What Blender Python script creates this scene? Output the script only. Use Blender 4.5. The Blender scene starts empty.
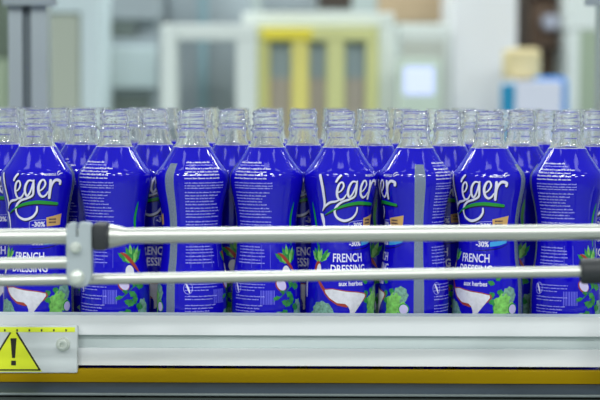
import bpy, bmesh, math, random
from mathutils import Vector, Matrix
random.seed(7)
C = bpy.context.scene.collection
R = math.radians

# ------------------------------------------------------------------ camera, world, lights, exposure
F = 1668.0                                   # focal length in pixels of a 600 px wide frame
CAM = Vector((0, -1.5, 1.253))
PITCH = math.atan(110 / F)
ROLL = R(0.22)
cam_d = bpy.data.cameras.new('camera')
cam = bpy.data.objects.new('camera', cam_d); C.objects.link(cam)
cam_d.sensor_width = 36; cam_d.lens = F / 600 * 36
cam_d.clip_start = 0.05; cam_d.clip_end = 60
ROT = Matrix.Rotation(math.pi / 2 - PITCH, 3, 'X') @ Matrix.Rotation(ROLL, 3, 'Z')
cam.matrix_world = Matrix.Translation(CAM) @ ROT.to_4x4()
cam_d.dof.use_dof = True
cam_d.dof.focus_distance = 1.475
cam_d.dof.aperture_fstop = (cam_d.lens / 1000) / 0.020
bpy.context.scene.camera = cam

w = bpy.data.worlds.new('hall'); bpy.context.scene.world = w
w.use_nodes = True
bg = w.node_tree.nodes['Background']
bg.inputs[0].default_value = (0.83, 0.92, 0.95, 1); bg.inputs[1].default_value = 0.36


def lamp(x, y, z, sx, sy, power, rx=0.0):
    d = bpy.data.lights.new('ceiling_tube', 'AREA'); d.shape = 'RECTANGLE'
    d.size = sx; d.size_y = sy; d.energy = power; d.color = (0.965, 1.0, 0.99)
    o = bpy.data.objects.new('ceiling_tube', d); C.objects.link(o)
    o.location = (x, y, z); o.rotation_euler = (rx, 0, 0)


for yy, pw in ((-5.4, 104), (-3.2, 62), (-1.0, 2.2), (1.8, 34), (3.0, 26)):
    for xx in {-5.4: (-2.4, 0.0, 2.4), -3.2: (-3.6, -1.2, 1.2, 3.6)}.get(yy, (-3.2, -1.6, 0.0, 1.6, 3.2)):
        lamp(xx, yy, 4.2, 0.8, 0.3, pw)

vs = bpy.context.scene.view_settings
vs.view_transform = 'Standard'; vs.look = 'None'; vs.gamma = 1.0; vs.exposure = 0.0
vs.use_curve_mapping = False
cy = bpy.context.scene.cycles
cy.max_bounces = 72; cy.transmission_bounces = 64; cy.transparent_max_bounces = 32
cy.glossy_bounces = 6; cy.diffuse_bounces = 4
cy.sample_clamp_indirect = 6.0


# ------------------------------------------------------------------ helpers
def at(px, py, d):
    """world point on the plane y = CAM.y + d that lies behind pixel (px, py)"""
    v = ROT @ Vector(((px - 300) / F, (200 - py) / F, -1.0))
    return CAM + v * (d / v.y)


def lin(c):
    return tuple((x / 12.92 if x <= .04045 else ((x + .055) / 1.055) ** 2.4) for x in [v / 255 for v in c])


def mat(name, rgb, rough=.5, metal=0.0, noise=0.0, scale=30.0, spec=0.5, coat=0.0, stretch=None, linear=False):
    m = bpy.data.materials.new(name); m.use_nodes = True
    nt = m.node_tree; b = nt.nodes['Principled BSDF']
    col = rgb if linear else lin(rgb)
    b.inputs['Base Color'].default_value = (*col, 1)
    b.inputs['Roughness'].default_value = rough; b.inputs['Metallic'].default_value = metal
    b.inputs['Specular IOR Level'].default_value = spec
    b.inputs['Coat Weight'].default_value = coat
    if noise:
        tc = nt.nodes.new('ShaderNodeTexCoord'); n = nt.nodes.new('ShaderNodeTexNoise')
        n.inputs['Scale'].default_value = scale; n.inputs['Detail'].default_value = 4
        mp = nt.nodes.new('ShaderNodeMapping')
        if stretch: mp.inputs['Scale'].default_value = stretch
        nt.links.new(tc.outputs['Object'], mp.inputs[0]); nt.links.new(mp.outputs[0], n.inputs['Vector'])
        r = nt.nodes.new('ShaderNodeValToRGB')
        r.color_ramp.elements[0].position = .3; r.color_ramp.elements[1].position = .7
        r.color_ramp.elements[0].color = (*[c * (1 - noise) for c in col], 1)
        r.color_ramp.elements[1].color = (*[min(1, c * (1 + noise)) for c in col], 1)
        nt.links.new(n.outputs['Fac'], r.inputs[0]); nt.links.new(r.outputs[0], b.inputs['Base Color'])
    return m


class MB:
    """collects geometry, builds ONE mesh object"""
    def __init__(s): s.v = []; s.f = []; s.m = []; s.mats = []

    def mi(s, m):
        if m not in s.mats: s.mats.append(m)
        return s.mats.index(m)

    def add(s, vs_, fs, m):
        k = len(s.v); i = s.mi(m)
        s.v += [tuple(p) for p in vs_]
        for f in fs: s.f.append([k + a for a in f]); s.m.append(i)

    def box(s, a, b, m, bev=0.0):
        lo = [min(a[i], b[i]) for i in range(3)]; hi = [max(a[i], b[i]) for i in range(3)]
        bm = bmesh.new(); bmesh.ops.create_cube(bm, size=1)
        for v in bm.verts:
            v.co = Vector([(lo[i] + hi[i]) / 2 + v.co[i] * (hi[i] - lo[i]) for i in range(3)])
        if bev:
            bmesh.ops.bevel(bm, geom=bm.edges[:], offset=min(bev, .45 * min(hi[i] - lo[i] for i in range(3))), segments=2, affect='EDGES', profile=.6)
        s.bm(bm, m)

    def bm(s, bm, m):
        bm.verts.index_update()
        s.add([v.co.copy() for v in bm.verts], [[v.index for v in f.verts] for f in bm.faces], m); bm.free()

    def tube(s, p, q, rads, m, seg=24, caps=True):
        """rads: list of (t, r) along p->q"""
        p = Vector(p); q = Vector(q); d = q - p; n = d.normalized()
        u = n.orthogonal().normalized(); w_ = n.cross(u)
        vs_ = []; fs = []
        for t, r in rads:
            c = p + d * t
            for k in range(seg):
                a = 2 * math.pi * k / seg
                vs_.append(c + u * (r * math.cos(a)) + w_ * (r * math.sin(a)))
        for j in range(len(rads) - 1):
            for k in range(seg):
                k2 = (k + 1) % seg
                fs.append([j * seg + k, j * seg + k2, (j + 1) * seg + k2, (j + 1) * seg + k])
        if caps:
            fs.append(list(range(seg))[::-1]); fs.append([(len(rads) - 1) * seg + k for k in range(seg)])
        s.add(vs_, fs, m)

    def prism(s, poly, y0, y1, m, bev=0.0):
        """poly: (x, z) outline, extruded between two y planes"""
        bm = bmesh.new()
        f = bm.faces.new([bm.verts.new((x, y0, z)) for x, z in poly])
        r = bmesh.ops.extrude_face_region(bm, geom=[f])
        for g in r['geom']:
            if isinstance(g, bmesh.types.BMVert): g.co.y = y1
        bmesh.ops.recalc_face_normals(bm, faces=bm.faces[:])
        if bev: bmesh.ops.bevel(bm, geom=bm.edges[:], offset=bev, segments=2, affect='EDGES')
        s.bm(bm, m)

    def build(s, name, parent=None, smooth=True, loc=None):
        me = bpy.data.meshes.new(name)
        o3 = Vector(loc) if loc else Vector((0, 0, 0))
        me.from_pydata([tuple(Vector(p) - o3) for p in s.v], [], s.f)
        for m in s.mats: me.materials.append(m)
        me.polygons.foreach_set('material_index', s.m)
        if smooth:
            me.polygons.foreach_set('use_smooth', [True] * len(s.f))
            try: me.set_sharp_from_angle(angle=R(40))
            except Exception: pass
        me.update()
        o = bpy.data.objects.new(name, me); C.objects.link(o)
        if parent is not None:
            o.parent = parent
            o.location = o3 - parent.location if loc else -parent.location
        else: o.location = o3
        return o


def tag(o, label, cat, group=None, kind=None):
    o['label'] = label; o['category'] = cat
    if group: o['group'] = group
    if kind: o['kind'] = kind
    return o


def thing(name, label, cat, loc=(0, 0, 0), group=None):
    o = bpy.data.objects.new(name, None); C.objects.link(o); o.location = loc
    o.empty_display_size = .02
    return tag(o, label, cat, group)


def struct(o):
    o['kind'] = 'structure'; return o


# ------------------------------------------------------------------ materials
M = {}
M['wall'] = mat('painted_wall', (168, 182, 180), .8, noise=.06, scale=2)
M['floor'] = mat('epoxy_floor', (140, 150, 146), .35, noise=.1, scale=3)
M['alu'] = mat('aluminium', (170, 180, 184), .38, metal=.55, noise=.04, scale=8)
M['alu_dark'] = mat('aluminium_slot', (100, 110, 114), .5, metal=.4)
M['steel'] = mat('stainless', (190, 195, 186), .22, metal=1.0, noise=.05, scale=40, stretch=(.05, 1, 1))
M['steel_tube'] = mat('satin_tube', (190, 192, 186), .42, metal=.9, noise=.0, scale=30, stretch=(.05, 1, 1))
M['ledge'] = mat('brushed_ledge', (66, 78, 90), .28, metal=.45, noise=.15, scale=25, stretch=(.25, 1, 1))
M['white_alu'] = mat('white_profile', (216, 219, 221), .38, noise=.02, scale=20, stretch=(.2, 1, 1))
M['groove'] = mat('profile_groove', (190, 200, 200), .5)
M['plate'] = mat('end_plate_grey', (200, 206, 207), .45, noise=.02, scale=30)
M['clamp'] = mat('clamp_grey', (172, 182, 186), .42, metal=.3)
M['bolt'] = mat('zinc_bolt', (216, 222, 214), .3, metal=.5)
M['rubber'] = mat('black_rubber', (34, 38, 42), .55)
M['mustard'] = mat('mustard_plastic', (162, 132, 0), .55, spec=.1, noise=.12, scale=14, stretch=(.3, 1, 1))
M['belt'] = mat('belt_grey', (60, 66, 76), .45)
M['dark_green'] = mat('dark_green_panel', (52, 62, 58), .6, noise=.2, scale=12)
M['sticker'] = mat('yellow_sticker', (222, 232, 40), .4)
M['strip'] = mat('yellow_rule', (214, 226, 50), .45)
M['ink'] = mat('black_ink', (24, 22, 14), .5)
# bottle
M['blue'] = mat('sleeve_blue', (.005, .002, .44), .06, linear=True, spec=.5)
def film_bump(m):
    nt = m.node_tree; tc = nt.nodes.new('ShaderNodeTexCoord'); mp = nt.nodes.new('ShaderNodeMapping'); n = nt.nodes.new('ShaderNodeTexNoise'); bp = nt.nodes.new('ShaderNodeBump')
    mp.inputs['Scale'].default_value = (1, 1, .22); n.inputs['Scale'].default_value = 95; n.inputs['Detail'].default_value = 2
    bp.inputs['Strength'].default_value = .12; bp.inputs['Distance'].default_value = .0006
    nt.links.new(tc.outputs['Object'], mp.inputs[0]); nt.links.new(mp.outputs[0], n.inputs['Vector']); nt.links.new(n.outputs['Fac'], bp.inputs['Height'])
    nt.links.new(bp.outputs[0], nt.nodes['Principled BSDF'].inputs['Normal'])
film_bump(M['blue'])
M['backing'] = mat('sleeve_backing', (150, 165, 200), .4)
M['print_white'] = mat('print_white', (214, 212, 232), .2)
M['print_text'] = mat('print_fine', (164, 164, 232), .2)
M['print_line'] = mat('print_faint', (104, 104, 220), .2)
M['print_navy'] = mat('print_navy', (12, 10, 66), .2)
M['print_green'] = mat('print_green', (26, 140, 46), .2)
M['print_lime'] = mat('print_lime', (120, 190, 90), .2, noise=.35, scale=260)
M['print_leaf'] = mat('print_leaf', (44, 128, 62), .2, noise=.35, scale=260)
M['print_broc'] = mat('print_broccoli', (112, 156, 138), .25, noise=.4, scale=420)
M['print_cream'] = mat('print_cream', (206, 206, 214), .2, noise=.1, scale=300)
M['print_red'] = mat('print_red', (152, 58, 46), .2)
M['print_tan'] = mat('print_tan', (200, 158, 96), .2)
M['print_radish'] = mat('print_radish', (196, 188, 226), .2)
M['print_cyan'] = mat('print_cyan', (60, 150, 214), .2)


def film():
    m = bpy.data.materials.new('clear_seam_film'); m.use_nodes = True
    nt = m.node_tree; b = nt.nodes['Principled BSDF']; out = nt.nodes['Material Output']
    b.inputs['Base Color'].default_value = (*lin((150, 168, 196)), 1); b.inputs['Roughness'].default_value = .06; film_bump(m)
    t = nt.nodes.new('ShaderNodeBsdfTransparent'); mx = nt.nodes.new('ShaderNodeMixShader'); mx.inputs[0].default_value = .45
    nt.links.new(t.outputs[0], mx.inputs[1]); nt.links.new(b.outputs[0], mx.inputs[2]); nt.links.new(mx.outputs[0], out.inputs[0])
    return m


def pet():
    m = bpy.data.materials.new('clear_pet'); m.use_nodes = True
    b = m.node_tree.nodes['Principled BSDF']
    b.inputs['Base Color'].default_value = (.995, 1, 1, 1); b.inputs['Roughness'].default_value = .03
    b.inputs['Transmission Weight'].default_value = .965; b.inputs['IOR'].default_value = 1.36
    return m


M['film'] = film(); M['pet'] = pet()

# ------------------------------------------------------------------ setting
b = MB(); b.box((-6, -7, -.05), (6, 6, 0), M['floor']); struct(b.build('floor'))
b = MB(); b.box((-6, 4.0, 0), (6, 4.1, 5), M['wall']); struct(b.build('wall_back'))

# ------------------------------------------------------------------ conveyor
PX = 1 / 1112.0                       # metres per photo pixel at the front row of bottles
BELT = at(300, 371, 1.5).z
conv = thing('conveyor', 'long conveyor carrying the blue bottles with mustard yellow edge strip and steel ledge', 'conveyor', (0, .2, 0))
b = MB(); b.box((-1.0, -.058, BELT - .03), (1.0, .46, BELT), M['belt']); b.build('belt', conv)
ZSTRIP = at(300, 369.3, 1.438).z; ZLOW = at(300, 383.2, 1.434).z; ZLIP = at(300, 393.4, 1.422).z
b = MB(); b.box((-1.0, -.066, ZLOW), (1.0, -.0585, ZSTRIP), M['mustard'], .001); b.build('edge_strip', conv)
b = MB(); b.prism([(-1.0, 0), (1.0, 0), (1.0, .001), (-1.0, .001)], 0, 1, M['ledge'])
b.v = [(x, -.0662 if (y < .5) else -.078, (ZLOW - .0002 if y < .5 else ZLIP) - (0 if z > .0005 else .0015)) for x, y, z in b.v]; b.build('steel_ledge', conv)
b = MB(); b.tube((-1.0, -.0790, ZLIP - .0012), (1.0, -.0790, ZLIP - .0012), [(0, .0012), (1, .0012)], mat('lip_grey', (112, 122, 122), .5), 12); b.build('front_lip', conv)
b = MB(); b.box((-1.0, -.076, BELT - .17), (1.0, -.068, ZLIP - .0042), M['dark_green'], .002); b.build('side_panel', conv)
b = MB(); b.box((-1.0, .462, BELT - .17), (1.0, .47, BELT + .012), M['alu'], .001); b.build('rear_panel', conv)
for x in (-.9, .9):
    for y in (-.02, .40):
        b = MB(); b.box((x - .025, y - .025, 0.0), (x + .025, y + .025, BELT - .031), M['alu'], .003); b.build('leg', conv)

# white slotted aluminium profile along the front of the belt
zt = at(300, 316, 1.44).z; zb = at(300, 366.0, 1.44).z
zg1 = at(300, 335.5, 1.44).z; zg0 = at(300, 348.5, 1.44).z
y0, y1 = -.060, -.040
prof = thing('side_profile', 'white slotted aluminium profile running along the conveyor in front of the bottle bases', 'rail', (0, y0, zb))
outline = [(y0, zb), (y0, zg0), (y0 + .0045, zg0), (y0 + .0045, zg1), (y0, zg1), (y0, zt), (y1, zt), (y1, zb)]
b = MB()
vs_ = [(x, y, z) for x in (-.9, .9) for y, z in outline]; n = len(outline)
for k in range(n):
    k2 = (k + 1) % n
    b.add([vs_[k], vs_[k2], vs_[n + k2], vs_[n + k]], [[3, 2, 1, 0]], M['groove'] if k in (1, 2, 3, 5) else M['white_alu'])
b.add(vs_[:n], [list(range(n))], M['white_alu']); b.add(vs_[n:], [list(range(n))[::-1]], M['white_alu'])
b.build('profile_bar', prof, smooth=False)
for x in (-.7, -.5, .5, .7):
    b = MB(); b.box((x - .008, y0 + .004, ZSTRIP + .0001), (x + .008, y0 + .0045, zb), M['steel'], .0001); b.build('spacer', prof)

# grey end plate with warning triangle
D = 1.432
def pz(px, py, d=D):
    p = at(px, py, d); return (p.x, p.z)
def py_(d): return CAM.y + d
yp = py_(D)
plate = thing('end_plate', 'light grey metal end plate with warning triangle, bolted to the white profile', 'plate', (at(30, 373, D).x, yp, at(30, 373, D).z))
b = MB(); b.prism([pz(-60, 326.3), pz(77.3, 326.3), pz(77.3, 373), pz(-60, 373)], yp, yp + .0075, M['plate'], .0006); b.build('plate_body', plate)
b = MB(); b.prism([pz(-60, 326.8), pz(75, 327.2), pz(75, 332), pz(-60, 332)], yp - .0003, yp + .0001, M['strip'])
for k in range(-5, 7):
    x = 4.9 + 12.25 * k
    if x < 74: b.prism([pz(x - .9, 329.2), pz(x + .9, 329.2), pz(x + .7, 331.4), pz(x - .7, 331.4)], yp - .00045, yp - .00025, M['ink'])
b.build('measuring_strip', plate)
b = MB()
cx = 13.6
b.prism([pz(cx - 3.7, 332.1), pz(cx + 3.7, 332.1), pz(cx + 28.4, 371.6), pz(cx - 28.4, 371.6)], yp - .00025, yp + .0001, M['sticker'])
yl = yp - .0004
def bar(p0, p1, wd):
    dx, dy = p1[0] - p0[0], p1[1] - p0[1]; l = math.hypot(dx, dy); nx, ny = -dy / l * wd / 2, dx / l * wd / 2
    b.prism([pz(p0[0] + nx, p0[1] + ny), pz(p1[0] + nx, p1[1] + ny), pz(p1[0] - nx, p1[1] - ny), pz(p0[0] - nx, p0[1] - ny)], yl, yl + .0002, M['ink'])
bar((cx + 3.0, 332.3), (cx + 26.3, 370.0), 1.7)
bar((cx - 3.0, 332.3), (cx - 26.3, 370.0), 1.7)
bar((cx - 27.0, 369.9), (cx + 27.0, 369.9), 1.5)
b.prism([pz(cx - 3.1, 338.2), pz(cx + 3.1, 338.2), pz(cx + 1.5, 358), pz(cx - 1.5, 358)], yl, yl + .0002, M['ink'])
b.prism([pz(cx - 2.4, 360.6), pz(cx + 2.4, 360.6), pz(cx + 2.4, 365.3), pz(cx - 2.4, 365.3)], yl, yl + .0002, M['ink'])
b.build('warning_triangle', plate, smooth=False)
c = at(63, 344.2, D)
b = MB()
b.tube((c.x, yp + .002, c.z), (c.x, yp - .0045, c.z), [(0, .0062), (.35, .0062), (.45, .0056), (.46, .0046), (.9, .0046), (1, .0039), (1.0, .0023), (.6, .002)], M['bolt'], 24)
b.build('socket_screw', plate)

# ------------------------------------------------------------------ guide rails with their clamp
DR = 1.30
SR = DR / F                           # metres per pixel at the rails
ru = thing('guide_rail', 'upper satin steel guide rail tube crossing in front of the bottle waists', 'rail', at(300, 234, DR))
b = MB(); b.tube(at(-60, 237.2, DR), at(700, 231.2, DR), [(0, 7.9 * SR), (1, 7.9 * SR)], M['steel_tube'], 32); b.build('tube', ru)
b = MB()
p, q = at(106, 236.3, DR), at(128, 236.0, DR)
b.tube(p, q, [(0, 7.7 * SR), (.0, 12.5 * SR), (.2, 12.2 * SR), (.7, 9.6 * SR), (1, 7.7 * SR)], M['steel_tube'], 32, caps=False); b.build('collar', ru)
rl = thing('guide_rail', 'lower satin steel guide rail tube with black rubber grip at its right end', 'rail', at(300, 276, DR))
b = MB(); b.tube(at(-60, 281.6, DR), at(592, 271.2, DR), [(0, 5.6 * SR), (1, 5.6 * SR)], M['steel_tube'], 32); b.build('tube', rl)
b = MB(); b.tube(at(580.5, 271.2, DR), at(660, 269.6, DR), [(0, 5.7 * SR), (0, 11.5 * SR), (.03, 13 * SR), (.97, 13 * SR), (1, 11.5 * SR)], M['rubber'], 32); b.build('rubber_grip', rl)
rm = thing('guide_rail', 'short middle steel guide rail tube ending at the grey clamp on the left', 'rail', at(30, 262, DR))
b = MB(); b.tube(at(-60, 264.2, DR), at(72, 262.4, DR), [(0, 5.9 * SR), (1, 5.9 * SR)], M['steel_tube'], 32); b.build('tube', rm)
# clamp
DC = 1.275
cl = thing('rail_clamp', 'grey metal clamp with two bolts joining the three guide rails at left', 'clamp', at(78, 286, DC))
yc = py_(DC); b = MB()
pts = []
def q2(px, py): return pz(px, py, DC)
outl = [(66, 226), (68, 223.6), (76, 223), (76, 238), (78.4, 238), (78.4, 223), (88, 223), (91, 225), (91.5, 276), (90, 282), (86, 286.5), (79, 288), (72, 286.5), (68, 282.5), (66.3, 276)]
b.prism([q2(*t) for t in outl], yc, yc + .013, M['clamp'], .0008); b.build('clamp_plate', cl)
for (px, py, r) in ((75.6, 247.5, 5.2), (77, 277, 7.0)):
    p = at(px, py, DC); s_ = r * DC / F
    b = MB(); b.tube((p.x, yc + .001, p.z), (p.x, yc - .006, p.z), [(0, s_ * 1.1), (.25, s_ * 1.1), (.26, s_ * .9), (.85, s_ * .85), (1, s_ * .6)], M['bolt'], 24); b.build('bolt', cl)
p0, p1 = at(91.6, 224, DC), at(106.5, 251, DC)
b = MB(); b.box((p0.x, yc + .0005, p0.z), (p1.x, yc + .028, p1.z), M['rubber'], .003); b.build('rubber_block', cl)
# off-frame uprights that carry the rails
for px, nm in ((-52, 'steel upright carrying the guide rails beyond the left edge'), (690, 'steel upright carrying the guide rails beyond the right edge')):
    pa = at(px, 240, DR)
    o = thing('rail_upright', nm, 'bracket', (pa.x, py_(DR) + .02, 0))
    b = MB(); b.box((pa.x - .008, py_(DR) + .0062, 0), (pa.x + .008, py_(DR) + .022, 1.17), M['steel'], .001); b.build('upright_bar', o)


# ------------------------------------------------------------------ the bottle
PROF = [(371, 24), (370.2, 30), (368.5, 33), (366, 34.4), (360, 35), (335, 35), (305, 35), (285, 34.6), (274, 33.6), (264, 31.8), (254, 30.4), (244, 29.8),
        (232, 29.6), (222, 29.9), (213, 30.8), (204, 32.3), (196, 34.0), (189, 35.5), (183, 36.4), (178, 36.6), (174, 36.0), (170.5, 34.4),
        (167, 31.9), (162, 28.2), (156, 24.0), (150.5, 20.3), (146.5, 18.0), (143, 16.3), (140, 15.3), (137, 14.9)]


def spline(y):
    """monotone-ish cubic through PROF; y falls along the list"""
    P = PROF
    if y >= P[0][0]: return P[0][1]
    if y <= P[-1][0]: return P[-1][1]
    for i in range(len(P) - 1):
        if P[i][0] >= y >= P[i + 1][0]: break
    x0, a = P[i]; x1, c_ = P[i + 1]
    def sl(j):
        if j <= 0 or j >= len(P) - 1: k = (max(0, j - 1), min(len(P) - 1, j + 1)); return (P[k[1]][1] - P[k[0]][1]) / (P[k[1]][0] - P[k[0]][0])
        d0 = (P[j][1] - P[j - 1][1]) / (P[j][0] - P[j - 1][0]); d1 = (P[j + 1][1] - P[j][1]) / (P[j + 1][0] - P[j][0])
        return 0 if d0 * d1 <= 0 else 2 * d0 * d1 / (d0 + d1)
    h = x1 - x0; t = (y - x0) / h; m0 = sl(i) * h; m1 = sl(i + 1) * h
    return (2 * t**3 - 3 * t**2 + 1) * a + (t**3 - 2 * t**2 + t) * m0 + (-2 * t**3 + 3 * t**2) * c_ + (t**3 - t**2) * m1


def zof(y): return at(300, y, 1.5).z - BELT + .0002


def lathe(b, rows, m, seg, thetas=None, flip=False, rf=None):
    """rows: list of (y, r px)"""
    vs_ = []; fs = []
    for (y, r) in rows:
        for k in range(seg):
            a = 2 * math.pi * k / seg
            rr = r + (rf(y, a) if rf else 0)
            vs_.append((rr * PX * math.sin(a), -rr * PX * math.cos(a), zof(y)))
    for j in range(len(rows) - 1):
        for k in range(seg):
            k2 = (k + 1) % seg
            f = [j * seg + k, j * seg + k2, (j + 1) * seg + k2, (j + 1) * seg + k]
            fs.append(f[::-1] if flip else f)
    b.add(vs_, fs, m)


def thread(y, a):
    if y > 124.5 or y < 112.6: return 0
    t = 0
    for base in (115.0, 120.6):
        c = base - 5.6 * ((a + 2.2) % (2 * math.pi)) / (2 * math.pi) + 2.0
        d = abs(y - c)
        t = max(t, 1.15 * max(0, 1 - (d / 1.7) ** 2))
    edge = min(1, (124.5 - y) / 1.0, (y - 112.6) / .8)
    return t * max(0, edge)


NECK_OUT = [(139, 15.2), (137, 14.9), (133.5, 14.7), (132, 14.9), (131.2, 16.0), (130.2, 16.3), (129.3, 16.0), (128.6, 14.9), (127.8, 14.4), (126.8, 14.3), (126.2, 14.9), (125.4, 14.9), (124.8, 13.9)]
NECK_OUT += [(124.4 - .55 * k, 13.6) for k in range(22)] + [(112.1, 13.7), (111.5, 13.6), (111.05, 13.1)]
NECK_IN = [(111.05, 12.5), (111.6, 12.2), ] + [(112.6 + .55 * k, 12.4) for k in range(22)] + [ (126, 13.0), (128, 13.2), (130.2, 14.4), (132, 13.7), (134, 13.6), (139, 14.1)]

SEG = 64


def make_neck(parent):
    b = MB()
    lathe(b, NECK_OUT + NECK_IN, M['pet'], SEG, rf=lambda y, a: thread(y, a), flip=False)
    n = len(NECK_OUT)                 # the bore follows the thread only a little
    for j, (y, r) in enumerate(NECK_IN):
        for k in range(SEG):
            a = 2 * math.pi * k / SEG; q = r + .45 * thread(y, a)
            b.v[(n + j) * SEG + k] = (q * PX * math.sin(a), -q * PX * math.cos(a), zof(y))
    return b.build('threaded_neck', parent)


def make_body(parent):
    b = MB()
    ys = [139, 143, 146.5, 150.5, 156, 162, 167, 170.5, 174, 178, 183, 189, 196, 204, 213, 222, 232, 244, 254, 264, 274, 290, 320, 350, 362, 366.5, 369, 370.4]
    outer = [(y, 15.2 if y == 139 else spline(y) - .25) for y in ys] + [(371, 25), (371, 18), (367.5, 10), (366, .05)]
    inner = [(y, 14.1 if y == 139 else spline(y) - (1.0 if y > 146 else 1.1)) for y in ys[:-2]] + [(368, 28), (368, 19), (365, 10), (364, .05)]
    lathe(b, outer, M['pet'], SEG, flip=True)
    lathe(b, inner, M['pet'], SEG)
    return b.build('clear_body', parent)


# ---- printed sleeve: everything is drawn unrolled, s = px of arc at radius 36 (0 = middle of FRENCH), y = photo px
RS = 36.0
WIN = (84, 101)                        # clear seam window, degrees


def S(px, y, cx_, rot):
    """arc position of a print seen at photo x px on a bottle centred cx_ and turned by rot degrees"""
    r = max(28, spline(y)); t = max(-.995, min(.995, (px - cx_) / r))
    return RS * (math.asin(t) - R(rot))


class Sleeve:
    def __init__(s): s.b = MB()

    def pos(s, u, y, off, base=False):
        if not base: y = 90 + (y - 90) * .984        # prints were read off the near face, which is closer than the axis
        a = u / RS; r = spline(y) * PX + off
        return (r * math.sin(a), -r * math.cos(a), zof(y))

    def poly(s, pts, m, lay=1, cut=True):
        off = .00022 + .00010 * lay
        bm = bmesh.new()
        clean = []
        for p in pts:
            if not clean or (abs(p[0] - clean[-1][0]) + abs(p[1] - clean[-1][1])) > 1e-4: clean.append(p)
        f = bm.faces.new([bm.verts.new((p[0], p[1], 0)) for p in clean])
        bmesh.ops.triangulate(bm, faces=[f])
        s.flush(bm, m, off, cut)

    def flush(s, bm, m, off, cut=True):
        if cut:
            xs = [v.co.x for v in bm.verts]; ys = [v.co.y for v in bm.verts]
            for ax, lo, hi, st in ((0, min(xs), max(xs), 2.5), (1, min(ys), max(ys), 3.0)):
                k = math.ceil(lo / st) * st
                while k < hi:
                    co = Vector((k, 0, 0)) if ax == 0 else Vector((0, k, 0))
                    no = Vector((1, 0, 0)) if ax == 0 else Vector((0, 1, 0))
                    bmesh.ops.bisect_plane(bm, geom=bm.verts[:] + bm.edges[:] + bm.faces[:], plane_co=co, plane_no=no, dist=1e-5)
                    k += st
        bm.normal_update()
        bm.verts.index_update()
        fs = []
        for f in bm.faces:
            idx = [v.index for v in f.verts]
            fs.append(idx[::-1] if f.normal.z > 0 else idx)
        s.b.add([s.pos(v.co.x, v.co.y, off) for v in bm.verts], fs, m); bm.free()

    def quads(s, rects, m, lay=1):
        """tiny rectangles (u0,y0,u1,y1) - no cutting"""
        off = .00022 + .00010 * lay
        vs_ = []; fs = []
        for (u0, y0_, u1, y1_) in rects:
            k = len(vs_)
            vs_ += [s.pos(u0, y1_, off), s.pos(u1, y1_, off), s.pos(u1, y0_, off), s.pos(u0, y0_, off)]
            fs.append([k, k + 1, k + 2, k + 3])
        s.b.add(vs_, fs, m)

    def stroke(s, pts, m, lay=1, dx=0, dy=0, grow=0):
        """pts: (u, y, width): smooth ribbon with round ends"""
        P = [Vector(p) for p in pts]; out = []
        for i in range(len(P) - 1):
            a, b_, c_, d_ = P[max(0, i - 1)], P[i], P[i + 1], P[min(len(P) - 1, i + 2)]
            for k in range(8):
                t = k / 8
                out.append(.5 * ((2 * b_) + (c_ - a) * t + (2 * a - 5 * b_ + 4 * c_ - d_) * t * t + (3 * b_ - a - 3 * c_ + d_) * t**3))
        out.append(P[-1])
        off = .00022 + .00010 * lay
        vs_ = []; fs = []
        n = len(out)
        for i, p in enumerate(out):
            t = out[min(n - 1, i + 1)] - out[max(0, i - 1)]
            l = math.hypot(t.x, t.y) or 1
            nx, ny = -t.y / l, t.x / l; h = max(.05, p.z + grow) / 2
            for sgn in (1, 0, -1): vs_.append(s.pos(p.x + dx + nx * h * sgn, p.y + dy + ny * h * sgn, off))
        for i in range(n - 1):
            for j in (0, 1):
                a = i * 3 + j
                fs.append([a, a + 3, a + 4, a + 1])
        for e in (0, n - 1):
            p = out[e]; h = max(.05, p.z + grow) / 2; k = len(vs_)
            vs_.append(s.pos(p.x + dx, p.y + dy, off))
            for q in range(12):
                an = 2 * math.pi * q / 12
                vs_.append(s.pos(p.x + dx + h * math.cos(an), p.y + dy + h * math.sin(an), off))
            for q in range(12): fs.append([k, k + 1 + (q + 1) % 12, k + 1 + q])
        s.b.add(vs_, fs, m)

    def blob(s, u, y, ru_, ry, m, lay=1, lobes=0, amp=.2, rot=0):
        pts = []
        for k in range(28):
            a = 2 * math.pi * k / 28
            q = 1 + (amp * math.sin(lobes * a + u) if lobes else 0)
            x, z = ru_ * q * math.cos(a), ry * q * math.sin(a)
            pts.append((u + x * math.cos(rot) - z * math.sin(rot), y + x * math.sin(rot) + z * math.cos(rot)))
        s.poly(pts, m, lay)

    def leaf(s, u, y, ang, l, wd, m, lay=1):
        ca, sa = math.cos(R(ang)), math.sin(R(ang)); pts = []
        n = 9
        for sd in (1, -1):
            rng = range(n + 1) if sd == 1 else range(n, -1, -1)
            for k in rng:
                t = k / n; h = wd / 2 * math.sin(math.pi * t ** .8) * (1 + .25 * math.sin(t * 19)) * sd
                x = l * t
                pts.append((u + x * ca - h * sa, y + x * sa + h * ca))
        s.poly(pts[:-1], m, lay, cut=False)

    def text(s, body, u0, u1, ytop, ybot, m, lay=2, bold=0.0, track=1.0):
        cu = bpy.data.curves.new('lettering', 'FONT'); cu.body = body; cu.size = 1; cu.offset = bold; cu.resolution_u = 3
        cu.space_character = track
        o = bpy.data.objects.new('lettering', cu); C.objects.link(o)
        bpy.context.view_layer.update()
        me = o.evaluated_get(bpy.context.evaluated_depsgraph_get()).to_mesh()
        xs = [v.co.x for v in me.vertices]; ys = [v.co.y for v in me.vertices]
        bm = bmesh.new(); bm.from_mesh(me)
        for v in bm.verts:
            v.co = Vector((u0 + (v.co.x - min(xs)) / (max(xs) - min(xs)) * (u1 - u0), ybot + (v.co.y - min(ys)) / (max(ys) - min(ys)) * (ytop - ybot), 0))
        o.to_mesh_clear(); bpy.data.objects.remove(o); bpy.data.curves.remove(cu)
        s.flush(bm, m, .00022 + .00010 * lay, cut=False)


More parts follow.
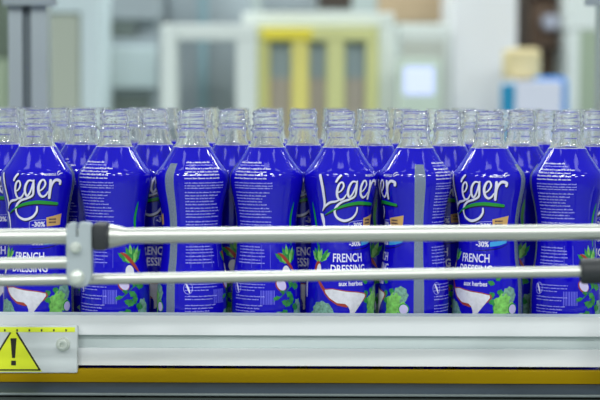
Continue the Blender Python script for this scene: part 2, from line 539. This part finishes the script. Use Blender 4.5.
def make_sleeve(parent):
    s = Sleeve(); b = s.b
    # film: blue outside, pale backing inside, one clear seam window
    ths = sorted(set(list(range(0, 360, 5)) + [WIN[0], WIN[1]]) - {90, 95, 85, 100})
    ys = [147.2, 150, 153, 156, 159.5, 163, 166, 168.5, 171, 173.5, 176, 179, 182, 186, 190, 194, 198, 203, 208, 214, 220, 227, 234, 242, 249, 256, 262, 268, 275, 284, 295, 310, 330, 350, 360, 364, 366.5, 368.2]
    for off, key, fl in ((.00022, 'blue', False), (.00004, 'backing', True)):
        vs_ = []; win = []; fs = []
        n = len(ths)
        for y in ys:
            for t in ths: vs_.append(s.pos(R(t) * RS, y, off, True))
        for j in range(len(ys) - 1):
            for k in range(n):
                k2 = (k + 1) % n
                f = [(j + 1) * n + k, (j + 1) * n + k2, j * n + k2, j * n + k]
                if fl: f = f[::-1]
                if ths[k] == WIN[0] and ys[j] >= 163: win.append(f)
                else: fs.append(f)
        k0 = len(b.v)
        b.add(vs_, fs, M[key])
        if not fl:
            i = b.mi(M['film'])
            for f in win: b.f.append([k0 + a for a in f]); b.m.append(i)
    # thin pale cut edge round the top
    s.quads([(RS * R(t), 147.8, RS * R(t + 6), 148.6) for t in range(0, 360, 6)], M['print_white'], 0)
    # ---- script word: points read from the photo at 6.667 px per px, bottle centre 339.5 turned 14 degrees
    def L(*pts): return [(S(305 + x / 6.667, 165 + y / 6.667, 339.5, 14), 165 + y / 6.667, w_) for x, y, w_ in pts]
    script = [
        L((93, 68, 3.2), (101, 105, 3.2), (111, 155, 3.1), (119, 205, 3.0), (124, 245, 2.8), (122, 278, 2.4), (112, 306, 1.0)),
        L((113, 303, 1.0), (132, 270, 2.2), (160, 248, 2.5), (195, 240, 2.2), (225, 225, 1.4)),
        L((196, 108, 2.2), (210, 84, 2.5), (226, 66, 2.2)),
        L((205, 182, 1.4), (228, 168, 1.7), (244, 138, 1.9), (236, 112, 1.9), (216, 124, 2.2), (203, 165, 2.6), (204, 205, 2.6), (219, 228, 2.4), (243, 220, 2.0), (262, 192, 1.4)),
        L((330, 112, 1.8), (303, 108, 2.0), (281, 138, 2.4), (271, 182, 2.6), (280, 211, 2.3), (301, 190, 1.9), (322, 140, 1.8), (332, 106, 1.8)),
        L((330, 112, 1.9), (326, 160, 2.3), (316, 205, 2.3), (282, 226, 2.3), (235, 243, 2.4), (200, 275, 2.6), (188, 312, 2.6), (205, 350, 2.7), (250, 370, 2.8), (298, 354, 2.6), (326, 318, 2.4), (332, 284, 2.0)),
        L((352, 180, 1.4), (374, 165, 1.7), (392, 132, 2.0), (386, 104, 1.9), (370, 112, 2.3), (355, 150, 2.7), (354, 195, 2.7), (368, 216, 2.4), (386, 205, 2.0), (398, 184, 1.5)),
        L((417, 108, 2.8), (413, 150, 3.2), (405, 190, 3.2), (399, 224, 2.8)),
        L((413, 160, 2.2), (425, 125, 2.6), (439, 106, 3.0), (452, 114, 3.2), (451, 132, 3.0)),
    ]
    for st in script: s.stroke(st, M['print_navy'], 1, .9, 1.0, .3)
    for st in script: s.stroke(st, M['print_white'], 4, grow=-.25)
    sw = L((128, 332, .4), (165, 308, 1.2), (215, 282, 2.0), (275, 262, 2.9), (335, 253, 3.3), (385, 257, 3.3), (424, 266, 2.6))
    s.stroke(sw, M['print_navy'], 2, .3, 1.0, .8); s.stroke(sw, M['print_green'], 5)
    # small maker line and swirl
    s.text('MAGNOLS', RS * R(27), RS * R(46), 174.2, 176.6, M['print_white'], 2, bold=.02)
    s.stroke([(RS * R(48), 175.5, .5), (RS * R(51), 172.8, 1.0), (RS * R(56), 172.2, .4)], M['print_white'], 2)
    s.stroke([(RS * R(49), 176.4, .4), (RS * R(54), 174.6, .9), (RS * R(59), 174.2, .4)], M['print_white'], 2)
    # discount badge, tan tag
    def B(px, y): return (S(px, y, 37.5, -12), y)
    s.stroke([(*B(31.5, 231), .5), (*B(31.5, 224.5), .5), (*B(34, 221.8), .5), (*B(47.5, 220.6), .5)], M['print_text'], 2)
    s.text('-30%', B(34, 226)[0], B(46.5, 226)[0], 222.6, 227.8, M['print_white'], 3, bold=.03)
    s.poly([B(47.8, 218.6), B(61.6, 215.2), B(60.2, 226.5), B(48, 227.5)], M['print_tan'], 2)
    s.quads([(B(50, 221)[0] + k * 1.6, y - .8, B(50, 221)[0] + k * 1.6 + 1.1, y + .8) for y in (220.5, 223.6) for k in range(6)], M['print_navy'], 4)
    def G(px, y): return (S(px, y, 489, -24), y)
    s.poly([G(491, 241.4), G(507.5, 239.4), G(507, 242.4), G(500, 244.8), G(491, 246)], M['print_cyan'], 2)
    s.text('-30%', G(477.5, 243)[0], G(490, 243)[0], 240.6, 246.2, M['print_white'], 3, bold=.03)
    s.stroke([(*G(476, 250), .4), (*G(488, 249.4), .9), (*G(500, 247.6), .9), (*G(508, 243.6), .4)], M['print_navy'], 1)
    # product name
    w_ = RS * R(28.5)
    s.text('FRENCH', -w_, w_ * .96, 253.2, 261.8, M['print_white'], 3, bold=.012)
    s.text('DRESSING', -w_ * 1.13, w_ * 1.13, 264.4, 272.8, M['print_white'], 3, bold=.012)
    s.text('aux herbes', -w_ * .62, w_ * .84, 280.4, 285.2, M['print_white'], 3, bold=.02)
    # wooden spoon of dressing
    def P(x, y): return (S(300 + x / 6.667, 260 + y / 6.667, 340.5, 14), 260 + y / 6.667)
    s.stroke([(*P(122, 135), 2.2), (*P(140, 165), 3.0), (*P(165, 205), 3.2), (*P(185, 230), 2.6)], M['print_red'], 1)
    s.poly([P(*t) for t in ((156, 190), (215, 184), (300, 198), (385, 208), (432, 222), (437, 244), (416, 274), (368, 301), (305, 310), (248, 297), (195, 262), (162, 222))], M['print_red'], 2)
    s.poly([P(*t) for t in ((166, 196), (215, 190), (300, 205), (380, 214), (425, 226), (428, 241), (402, 265), (362, 286), (346, 304), (339, 330), (337, 380), (329, 380), (328, 330), (318, 304), (298, 286), (245, 281), (196, 248), (172, 218))], M['print_cream'], 4)
    # vegetables right of the spoon
    rnd = random.Random(3)
    def deg(d): return RS * R(d)
    for (d, y, a, l, wd, k) in ((36, 283, 200, 8, 5, 0), (38, 279, 330, 8, 5, 0), (36, 292, 150, 8, 6, 0), (40, 290, 20, 9, 6, 0), (37, 300, 170, 7, 6, 0), (42, 300, 80, 12, 7, 0), (38, 297, 100, 14, 4, 0)):
        s.leaf(deg(d), y, a, l, wd, M['print_leaf'], 1 + k)
    s.blob(deg(52), 303, 11, 10, M['print_lime'], 2, 7, .12)
    s.blob(deg(46), 311, 8, 7, M['print_lime'], 3, 6, .14)
    s.blob(deg(62), 294, 8, 8, M['print_broc'], 3, 8, .10)
    s.blob(deg(55), 298, 5, 5, M['print_lime'], 5, 5, .2)
    s.blob(deg(68), 308, 5.6, 5.6, M['print_green'], 4)
    s.blob(deg(68), 308.3, 4.7, 4.7, M['print_radish'], 6)
    # broccoli left of the spoon
    s.blob(deg(-46), 310, 11, 9, M['print_broc'], 2, 9, .09); s.blob(deg(-36), 314, 8, 7, M['print_broc'], 3, 8, .1)
    s.blob(deg(-56), 316, 8, 7, M['print_broc'], 3, 7, .1)
    # radish with green top, left of the name
    for k in range(7):
        s.leaf(deg(-56 + rnd.uniform(-4, 4)), 262, -90 + (k - 3) * 17, rnd.uniform(12, 20), 5, M['print_leaf'] if k % 2 else M['print_lime'], 1 + k % 3)
    s.blob(deg(-58), 268, 4.5, 6.5, M['print_red'], 4); s.blob(deg(-55), 270, 3, 6, M['print_cream'], 5)
    # white bulb tip and long green leaf beside the script word
    s.poly([(deg(-54), 213.5), (deg(-48), 214), (deg(-45.5), 219), (deg(-45), 226), (deg(-46), 234), (deg(-49), 226), (deg(-52), 220)], M['print_white'], 3)
    s.stroke([(deg(-72), 203, .6), (deg(-71), 210, 2.6), (deg(-69), 220, 3.2), (deg(-66), 232, 2.6), (deg(-63), 246, 1.2)], M['print_green'], 2)
    s.stroke([(deg(-128), 203, .6), (deg(-130), 210, 2.8), (deg(-132), 220, 3.4), (deg(-131), 230, 2.8), (deg(-129), 246, 1.2)], M['print_green'], 2)
    # spoon handle / pale stem below
    s.stroke([(deg(-86), 276, 2.5), (deg(-85), 288, 4), (deg(-84), 298, 2)], M['print_cream'], 2)
    # chilli, fronds and radish slice on the back right
    for k in range(7):
        s.leaf(deg(-140 + (k - 3) * 1.5), 264, -95 + (k - 3) * 16, rnd.uniform(13, 21), 5.5, M['print_lime'] if k % 2 else M['print_leaf'], 1 + k % 3)
    s.stroke([(deg(-161), 253.5, 1.2), (deg(-153), 256, 3.2), (deg(-144), 261, 4.0), (deg(-134), 268, 3.2), (deg(-128), 273, 1.2)], M['print_red'], 5)
    s.blob(deg(-146), 272, 5, 6, M['print_cream'], 4)
    s.blob(deg(-158), 285, 5.5, 7.2, M['print_red'], 2, rot=-.7); s.blob(deg(-157.4), 284.6, 4.6, 6.3, M['print_radish'], 4, rot=-.7)
    s.stroke([(deg(-172), 301, .5), (deg(-160), 297, .8), (deg(-146), 290, .8), (deg(-134), 284, .6)], M['print_leaf'], 2)
    for (d, y, a, l, wd) in ((-160, 297, 170, 8, 4), (-154, 294, 250, 8, 5), (-148, 292, 40, 10, 6), (-140, 288, 280, 11, 6), (-136, 286, 10, 11, 7), (-140, 305, 200, 12, 7), (-138, 305, 270, 12, 6), (-136, 306, 20, 10, 7), (-146, 311, 160, 10, 6)):
        s.leaf(deg(d), y, a, l, wd, M['print_leaf'], 3)
    s.blob(deg(-158), 316, 9, 5, M['print_broc'], 2, 6, .08); s.blob(deg(-122), 312, 7, 12, M['print_broc'], 2, 8, .1)
    # back panel: fine print, too small to read
    rnd = random.Random(11)
    lines = [(162.8, 1.7), (165.6, 1.2), (168.8, 1.7), (172, 1.5), (175, 1.7), (178.4, 1.5), (183, 1.2), (185.8, 1.2), (188.2, 1.2), (192.6, 1.2), (195.8, 1.3), (198.7, 1.2), (201.7, 1.2), (204.8, 1.2), (208.4, 1.3), (211.4, 1.2), (214.4, 1.2), (217.4, 1.2),
             (222, 1.2), (225, 1.2), (228, 1.2), (247, 1.2), (250, 1.2), (253, 1.2), (256.5, 1.2), (260, 1.2), (263, 1.2), (284, 1.1), (287, 1.1), (290, 1.1), (296, 1.1), (299, 1.1), (305, 1.1), (308, 1.1), (311, 1.1)]
    rects = {True: [], False: []}
    for i, (y, h) in enumerate(lines):
        u, e = deg(119), deg(186 - rnd.choice((0, 0, 4, 9, 16)) - (12 if y > 245 else 0) - (10 if y < 167 else 0))
        while u < e:
            for q in range(rnd.randint(2, 9)):
                wq = rnd.choice((.45, .6, .75)); hq = h * rnd.choice((.62, .7, .7, 1.0))
                if u < e: rects[h > 1.4].append((u, y + h / 2 - hq, u + wq, y + h / 2))
                u += wq + .22
            u += .7
    s.quads(rects[True], M['print_white'], 2); s.quads(rects[False], M['print_text'], 2)
    # faint table frame, bar code and tidy-man mark on the back
    fr = []
    for y in (245, 258, 268): fr.append((deg(128), y - .2, deg(184), y + .2))
    for d in (128, 150, 168, 184): fr.append((deg(d), 245, deg(d) + .4, 268))
    u = deg(168)
    while u < deg(192):
        wq = rnd.choice((.3, .5, .8)); fr.append((u, 290, u + wq, 304)); u += wq + rnd.choice((.5, .7, 1.0))
    s.quads(fr, M['print_line'], 1)
    for d in (124,):
        c_ = deg(d); rr = 4.6
        s.stroke([(c_ + rr * math.cos(t * .5236), 288 + rr * 1.25 * math.sin(t * .5236), .45) for t in range(13)], M['print_text'], 2)
        s.stroke([(c_ - 2, 284, 1.2), (c_, 288, 2.0), (c_ + 1.6, 292.4, 1.0)], M['print_white'], 3)
    return b.build('printed_sleeve', parent)


proto = thing('plastic_bottle', '', 'bottle', (0, 0, 0), 'blue sleeved dressing bottles on the conveyor')
make_body(proto); make_neck(proto); make_sleeve(proto)


def place(x, y, rot, label, first=[True]):
    if first[0]: o = proto; first[0] = False
    else:
        o = proto.copy(); C.objects.link(o)
        for ch in proto.children:
            c_ = ch.copy(); C.objects.link(c_); c_.parent = o
    o.location = (x, y, BELT); o.rotation_euler = (0, 0, R(rot)); o['label'] = label


ORD = ['first', 'second', 'third', 'fourth', 'fifth', 'sixth', 'seventh', 'eighth', 'ninth', 'tenth']
front = [(37.5, -8, 'script word, above the warning triangle plate'),
         (114.5, 178, 'fine print and a chilli, beside the grey clamp'),
         (192.0, -127, 'clear seam strip at its left edge, right of the clamp'),
         (266.4, 184, 'fine print, left of the middle script bottle'),
         (340.6, 14, 'script word and spoon, middle of the row'),
         (414.8, -88, 'clear seam strip down its middle'),
         (489, -31, 'script word, second from the right'),
         (567, 180, 'fine print, rightmost by the black rubber grip')]
D1 = 1.5
for i, (px, rot, what) in enumerate(front):
    place((px - 300) * D1 / F, 0, rot, 'front row blue bottle with ' + what)
# the label angle grows to the right; a turn of +rot about z moves the front to the right as well
x1 = [(px - 300) * D1 / F for px, _, _ in front]
row2 = [(6, -20), (82.5, 170), (155, 2), (232, 150), (303, 0), (374.5, 130), (447.5, -30), (521, 128), (595.5, -10)]
names2 = ['second row blue bottle behind and left of the leftmost front bottle'] + \
         ['second row blue bottle between the %s and %s front bottles from left' % (ORD[i], ORD[i + 1]) for i in range(7)] + \
         ['second row blue bottle behind and right of the rightmost front bottle']
ROW = .059
for (px, rot), nm in zip(row2, names2):
    place((px - 300) * (D1 + ROW) / F, ROW, rot, nm)
x2 = [(px - 300) * (D1 + ROW) / F for px, _ in row2]
rw = random.Random(5)
for r_, word in ((2, 'third'), (3, 'fourth'), (4, 'fifth')):
    xs = x1 if r_ % 2 == 0 else x2
    if r_ == 4: xs = [x1[0] - .07] + list(xs) + [x1[-1] + .07]
    if r_ == 3: xs = list(xs)
    for i, x in enumerate(xs):
        place(x + (.0001 if r_ < 4 else 0) * rw.uniform(-1, 1), ROW * r_ + .001 * (r_ - 1), rw.choice((0, 178, -84, -125, 30, 95)) + rw.uniform(-15, 15),
              'blue bottle in the %s row back, %s from the left, only its clear neck showing' % (word, ORD[i]))

# ------------------------------------------------------------------ things behind the conveyor
def pbox(b, x0, y0_, x1_, y1_, d, m, th=.05, floor_=False, bev=.003):
    a = at(x0, y0_, d); c_ = at(x1_, y1_, d)
    b.box((a.x, py_(d), 0.0 if floor_ else c_.z), (c_.x, py_(d) + th, a.z), m, bev)


def simple(parent, name, rects, m, d, th=.05, floor_=False, bev=.003):
    b = MB()
    for r_ in rects: pbox(b, *r_, d, m, th, floor_, bev)
    return b.build(name, parent, smooth=False)


def post(x0, x1_, label, ov=.005):
    d = 1.99; a = at(x0, 0, d); c_ = at(x1_, 0, d); wd = c_.x - a.x; y = py_(d)
    o = thing('aluminium_post', label, 'post', ((a.x + c_.x) / 2, y + wd / 2, 0))
    b = MB(); h = 1.6
    xl, xr = a.x, c_.x; s1 = xl + wd * .37; s2 = xl + wd * .60
    poly = [(xl, y), (s1, y), (s1, y + .005), (s2, y + .005), (s2, y), (xr, y), (xr, y + wd), (xl, y + wd)]
    n_ = len(poly); V = [(p[0], p[1], z) for z in (0, h) for p in poly]
    for k in range(n_):
        k2 = (k + 1) % n_
        b.add([V[k], V[k2], V[n_ + k2], V[n_ + k]], [[0, 1, 2, 3]], M['alu_dark'] if k in (1, 2, 3) else M['alu'])
    b.add(V[n_:], [list(range(n_))], M['alu']); b.build('post_bar', o, smooth=False)
    z1 = at(x0, 6, d).z
    b = MB(); b.box((xl - ov, y - .012, z1), (xr + .014, y - .0005, z1 + .05), M['alu'], .002); b.build('joint_bracket', o)
    b = MB(); b.tube((xr + .009, y - .014, z1 + .012), (xr + .009, y - .011, z1 + .012), [(0, .0035), (1, .0035)], M['alu_dark'], 12); b.build('bracket_screw', o)
    return o


post(8, 46, 'grey slotted aluminium post standing behind the bottles at far left')
post(603, 645, 'grey aluminium post with bracket cut off by the right edge', .0225)

G = lambda *c_: c_
m_beige = mat('beige_cabinet', (176, 184, 170), .6); m_pale = mat('pale_cabinet', (204, 220, 224), .55)
m_frame = mat('white_frame', (222, 230, 226), .5); m_grey = mat('grey_machine', (158, 170, 176), .55, noise=.08, scale=4)
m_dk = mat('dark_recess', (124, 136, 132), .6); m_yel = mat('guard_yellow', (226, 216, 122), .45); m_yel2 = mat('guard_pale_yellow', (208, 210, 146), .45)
m_win = mat('guard_window', (150, 166, 174), .3); m_brown = mat('brown_board', (132, 108, 90), .7, noise=.1, scale=6)
m_tan = mat('tan_board', (186, 164, 132), .7); m_dkbr = mat('dark_brown', (68, 58, 50), .7); m_card = mat('cardboard', (216, 200, 150), .7)
m_teal = mat('teal_panel', (0, 140, 186), .5); m_lil = mat('lilac_white', (222, 226, 242), .5); m_bl = mat('light_blue_panel', (82, 150, 222), .5)
m_gg = mat('sage_panel', (160, 176, 152), .6); m_dgreen = mat('dark_sage', (96, 110, 96), .6); m_cable = mat('blue_pipe', (130, 162, 172), .5)
m_rb = mat('rose_board', (176, 168, 160), .6)

o = thing('electrical_cabinet', 'beige metal cabinet standing just right of the slotted post', 'cabinet', at(65, 110, 3.3)); o.location.z = 0
simple(o, 'cabinet_body', [(36, 13, 80, 110)], m_beige, 3.3, .25, True)
simple(o, 'cabinet_top', [(30, -12, 82, 12.6)], m_pale, 3.29, .27)
simple(o, 'edge_trim', [(80.5, -10, 100, 110)], m_pale, 3.29, .2, True)
o = thing('machine_cabinet', 'dark green cabinet edge at the far left behind the post', 'cabinet', at(0, 110, 3.5)); o.location.z = 0
simple(o, 'cabinet_body', [(-60, -30, 7, 58)], m_dgreen, 3.5, .3); simple(o, 'lower_panel', [(-60, 58.3, 7, 110)], m_gg, 3.5, .3, True)
o = thing('packing_machine', 'pale blue grey machine with two dark recesses behind the left bottles', 'machine', at(130, 110, 3.6)); o.location.z = 0
simple(o, 'machine_body', [(102, -20, 158, 20), (102, 38, 158, 94)], m_grey, 3.6, .5)
simple(o, 'lower_body', [(101, 94.3, 112, 110), (150, 94.3, 158, 110)], m_grey, 3.6, .5, True)
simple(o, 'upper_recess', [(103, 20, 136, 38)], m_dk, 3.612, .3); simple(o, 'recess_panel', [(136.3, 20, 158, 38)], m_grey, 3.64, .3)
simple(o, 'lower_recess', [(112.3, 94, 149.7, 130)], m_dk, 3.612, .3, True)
simple(o, 'cover', [(112, 46, 156, 88)], m_pale, 3.58, .018)

o = thing('white_gantry', 'white box section machine frame with open bay left of the yellow guard', 'frame', at(205, 110, 3.5)); o.location.z = 0
simple(o, 'frame_post', [(161, 24, 177, 110)], m_frame, 3.42, .06, True)
simple(o, 'frame_post', [(236, 40.2, 256, 110)], m_frame, 3.42, .06, True)
simple(o, 'frame_beam', [(177.2, 24, 256, 40)], m_frame, 3.42, .06)
o = thing('grey_enclosure', 'grey sheet metal enclosure seen through the open white frame bay', 'enclosure', at(205, 110, 3.8)); o.location.z = 0
simple(o, 'enclosure_panel', [(168, -30, 250, 110)], m_grey, 3.8, .15, True)
o = tag(simple(None, 'blue_pipe', [(198, -30, 207, 110)], m_cable, 3.72, .03, True), 'blue vertical pipe in front of the grey enclosure', 'pipe')

o = thing('guarded_machine', 'white machine with yellow framed guard doors behind the middle bottles', 'machine', at(320, 110, 3.5)); o.location.z = 0
simple(o, 'hood', [(242, 12, 394, 26.5)], m_frame, 3.5, .28)
simple(o, 'side_post', [(378.5, 26.8, 396, 110)], m_frame, 3.5, .4, True)
simple(o, 'top_bar', [(257, 27, 378, 41)], m_yel2, 3.48, .06)
simple(o, 'yellow_bar', [(262, 28, 312, 40)], mat('guard_bright_yellow', (230, 214, 60), .45), 3.475, .005)
simple(o, 'pale_post', [(257, 41.2, 266, 110)], m_yel2, 3.48, .06, True)
for x0, x1_, mm in ((266.1, 269, m_yel), (291.5, 308.5, m_yel), (326.5, 344.5, m_yel2), (366, 378, m_yel2)):
    simple(o, 'door_post', [(x0, 41.2, x1_, 110)], mm, 3.48, .06, True)
for x0, x1_ in ((268.8, 291.8), (308.2, 326.8), (344.2, 366.3)):
    simple(o, 'guard_window', [(x0, 41.4, x1_, 78)], m_win, 3.51, .02)
    simple(o, 'lower_window', [(x0, 78.2, x1_, 110)], m_rb, 3.51, .02, True)
# bay at right with beam, operator panel
o = thing('white_gantry', 'white crossbeam frame above the glowing operator screen', 'frame', at(430, 110, 3.55)); o.location.z = 0
simple(o, 'frame_beam', [(399, 24, 449.5, 40)], m_frame, 3.55, .08)
simple(o, 'frame_post', [(445, 40.2, 449.5, 110)], m_frame, 3.55, .08, True)
simple(o, 'back_panel', [(401, 41, 444, 110)], mat('bay_panel', (184, 188, 180), .6), 3.49, .02, True)
o = thing('operator_panel', 'pale green operator panel with a glowing blue white screen', 'control panel', at(418, 110, 3.45)); o.location.z = 0
simple(o, 'panel_housing', [(400, 58, 441, 110)], mat('pale_green_housing', (204, 220, 204), .5), 3.38, .07, True)
scr = bpy.data.materials.new('lit_screen'); scr.use_nodes = True
sb = scr.node_tree.nodes['Principled BSDF']; sb.inputs['Base Color'].default_value = (.3, .35, .6, 1)
sb.inputs['Emission Color'].default_value = (.62, .70, .95, 1); sb.inputs['Emission Strength'].default_value = .85
simple(o, 'screen', [(404, 67, 434, 95)], scr, 3.375, .0049, False, .008)
o = tag(simple(None, 'tan_board', [(378, -30, 448, 23)], m_tan, 3.9, .04), 'tan board fixed to the back wall above the white crossbeam', 'board')
o.data.update()
tag(simple(None, 'dark_duct', [(318, -30, 352, 8)], m_dkbr, 3.9, .09), 'dark duct on the wall above the yellow guard', 'duct')
tag(simple(None, 'grey_cabinet', [(262, -30, 316, 11)], m_grey, 3.92, .07), 'grey wall cabinet above the left half of the guard', 'cabinet')
tag(simple(None, 'white_cupboard', [(453, -40, 516, 110)], mat('white_cupboard', (228, 231, 234), .5), 3.6, .3, True), 'tall white cupboard right of the operator screen', 'cupboard')
o = thing('storage_rack', 'dark brown storage rack between white cupboard and pale column', 'rack', at(540, 110, 3.8)); o.location.z = 0
simple(o, 'back_panel', [(514, -40, 570, 110)], m_brown, 3.95, .03, True)
simple(o, 'upright', [(516.5, -40, 528, 110)], m_dkbr, 3.8, .1, True)
simple(o, 'shelf', [(528.3, 46, 568, 50)], m_dkbr, 3.8, .14); simple(o, 'shelf', [(528.3, -8, 568, -4)], m_dkbr, 3.8, .14)
tag(simple(None, 'brown_box', [(530, 2, 566, 45.9)], m_brown, 3.84, .1), 'brown cardboard box on the upper rack shelf', 'box')
b = MB(); p = at(550, 22, 3.8); b.tube((p.x, py_(3.78), p.z), (p.x, py_(3.838), p.z), [(0, .018), (1, .018)], mat('lilac_roll', (176, 180, 196), .5), 20)
tag(b.build('tape_roll'), 'pale lilac round roll against the brown box', 'roll')
tag(simple(None, 'cardboard_box', [(509, 48, 541, 79)], m_card, 3.4, .12, False, .01), 'pale yellow cardboard box above the teal and white crate', 'box')
o = thing('carton_crate', 'white crate with teal left side and light blue right edge', 'crate', at(535, 110, 3.5)); o.location.z = 0
simple(o, 'crate_front', [(515.2, 81, 561.8, 130)], m_lil, 3.3, .25, True)
simple(o, 'teal_side', [(502.5, 84, 515, 130)], m_teal, 3.3, .03, True)
simple(o, 'blue_side', [(562, 80, 568, 130)], m_bl, 3.3, .25, True)
simple(o, 'blue_lid', [(540, 76.5, 566, 80.8)], m_bl, 3.32, .2)
o = thing('column_cladding', 'pale column with sage green lower panel at the right', 'column', at(585, 110, 3.7)); o.location.z = 0
simple(o, 'pale_facing', [(568.3, -40, 640, 30)], m_frame, 3.7, .2); simple(o, 'side_strip', [(568.3, 30.3, 579, 110)], m_frame, 3.7, .2, True)
simple(o, 'sage_panel', [(579.2, 30.3, 640, 110)], m_gg, 3.7, .2, True)
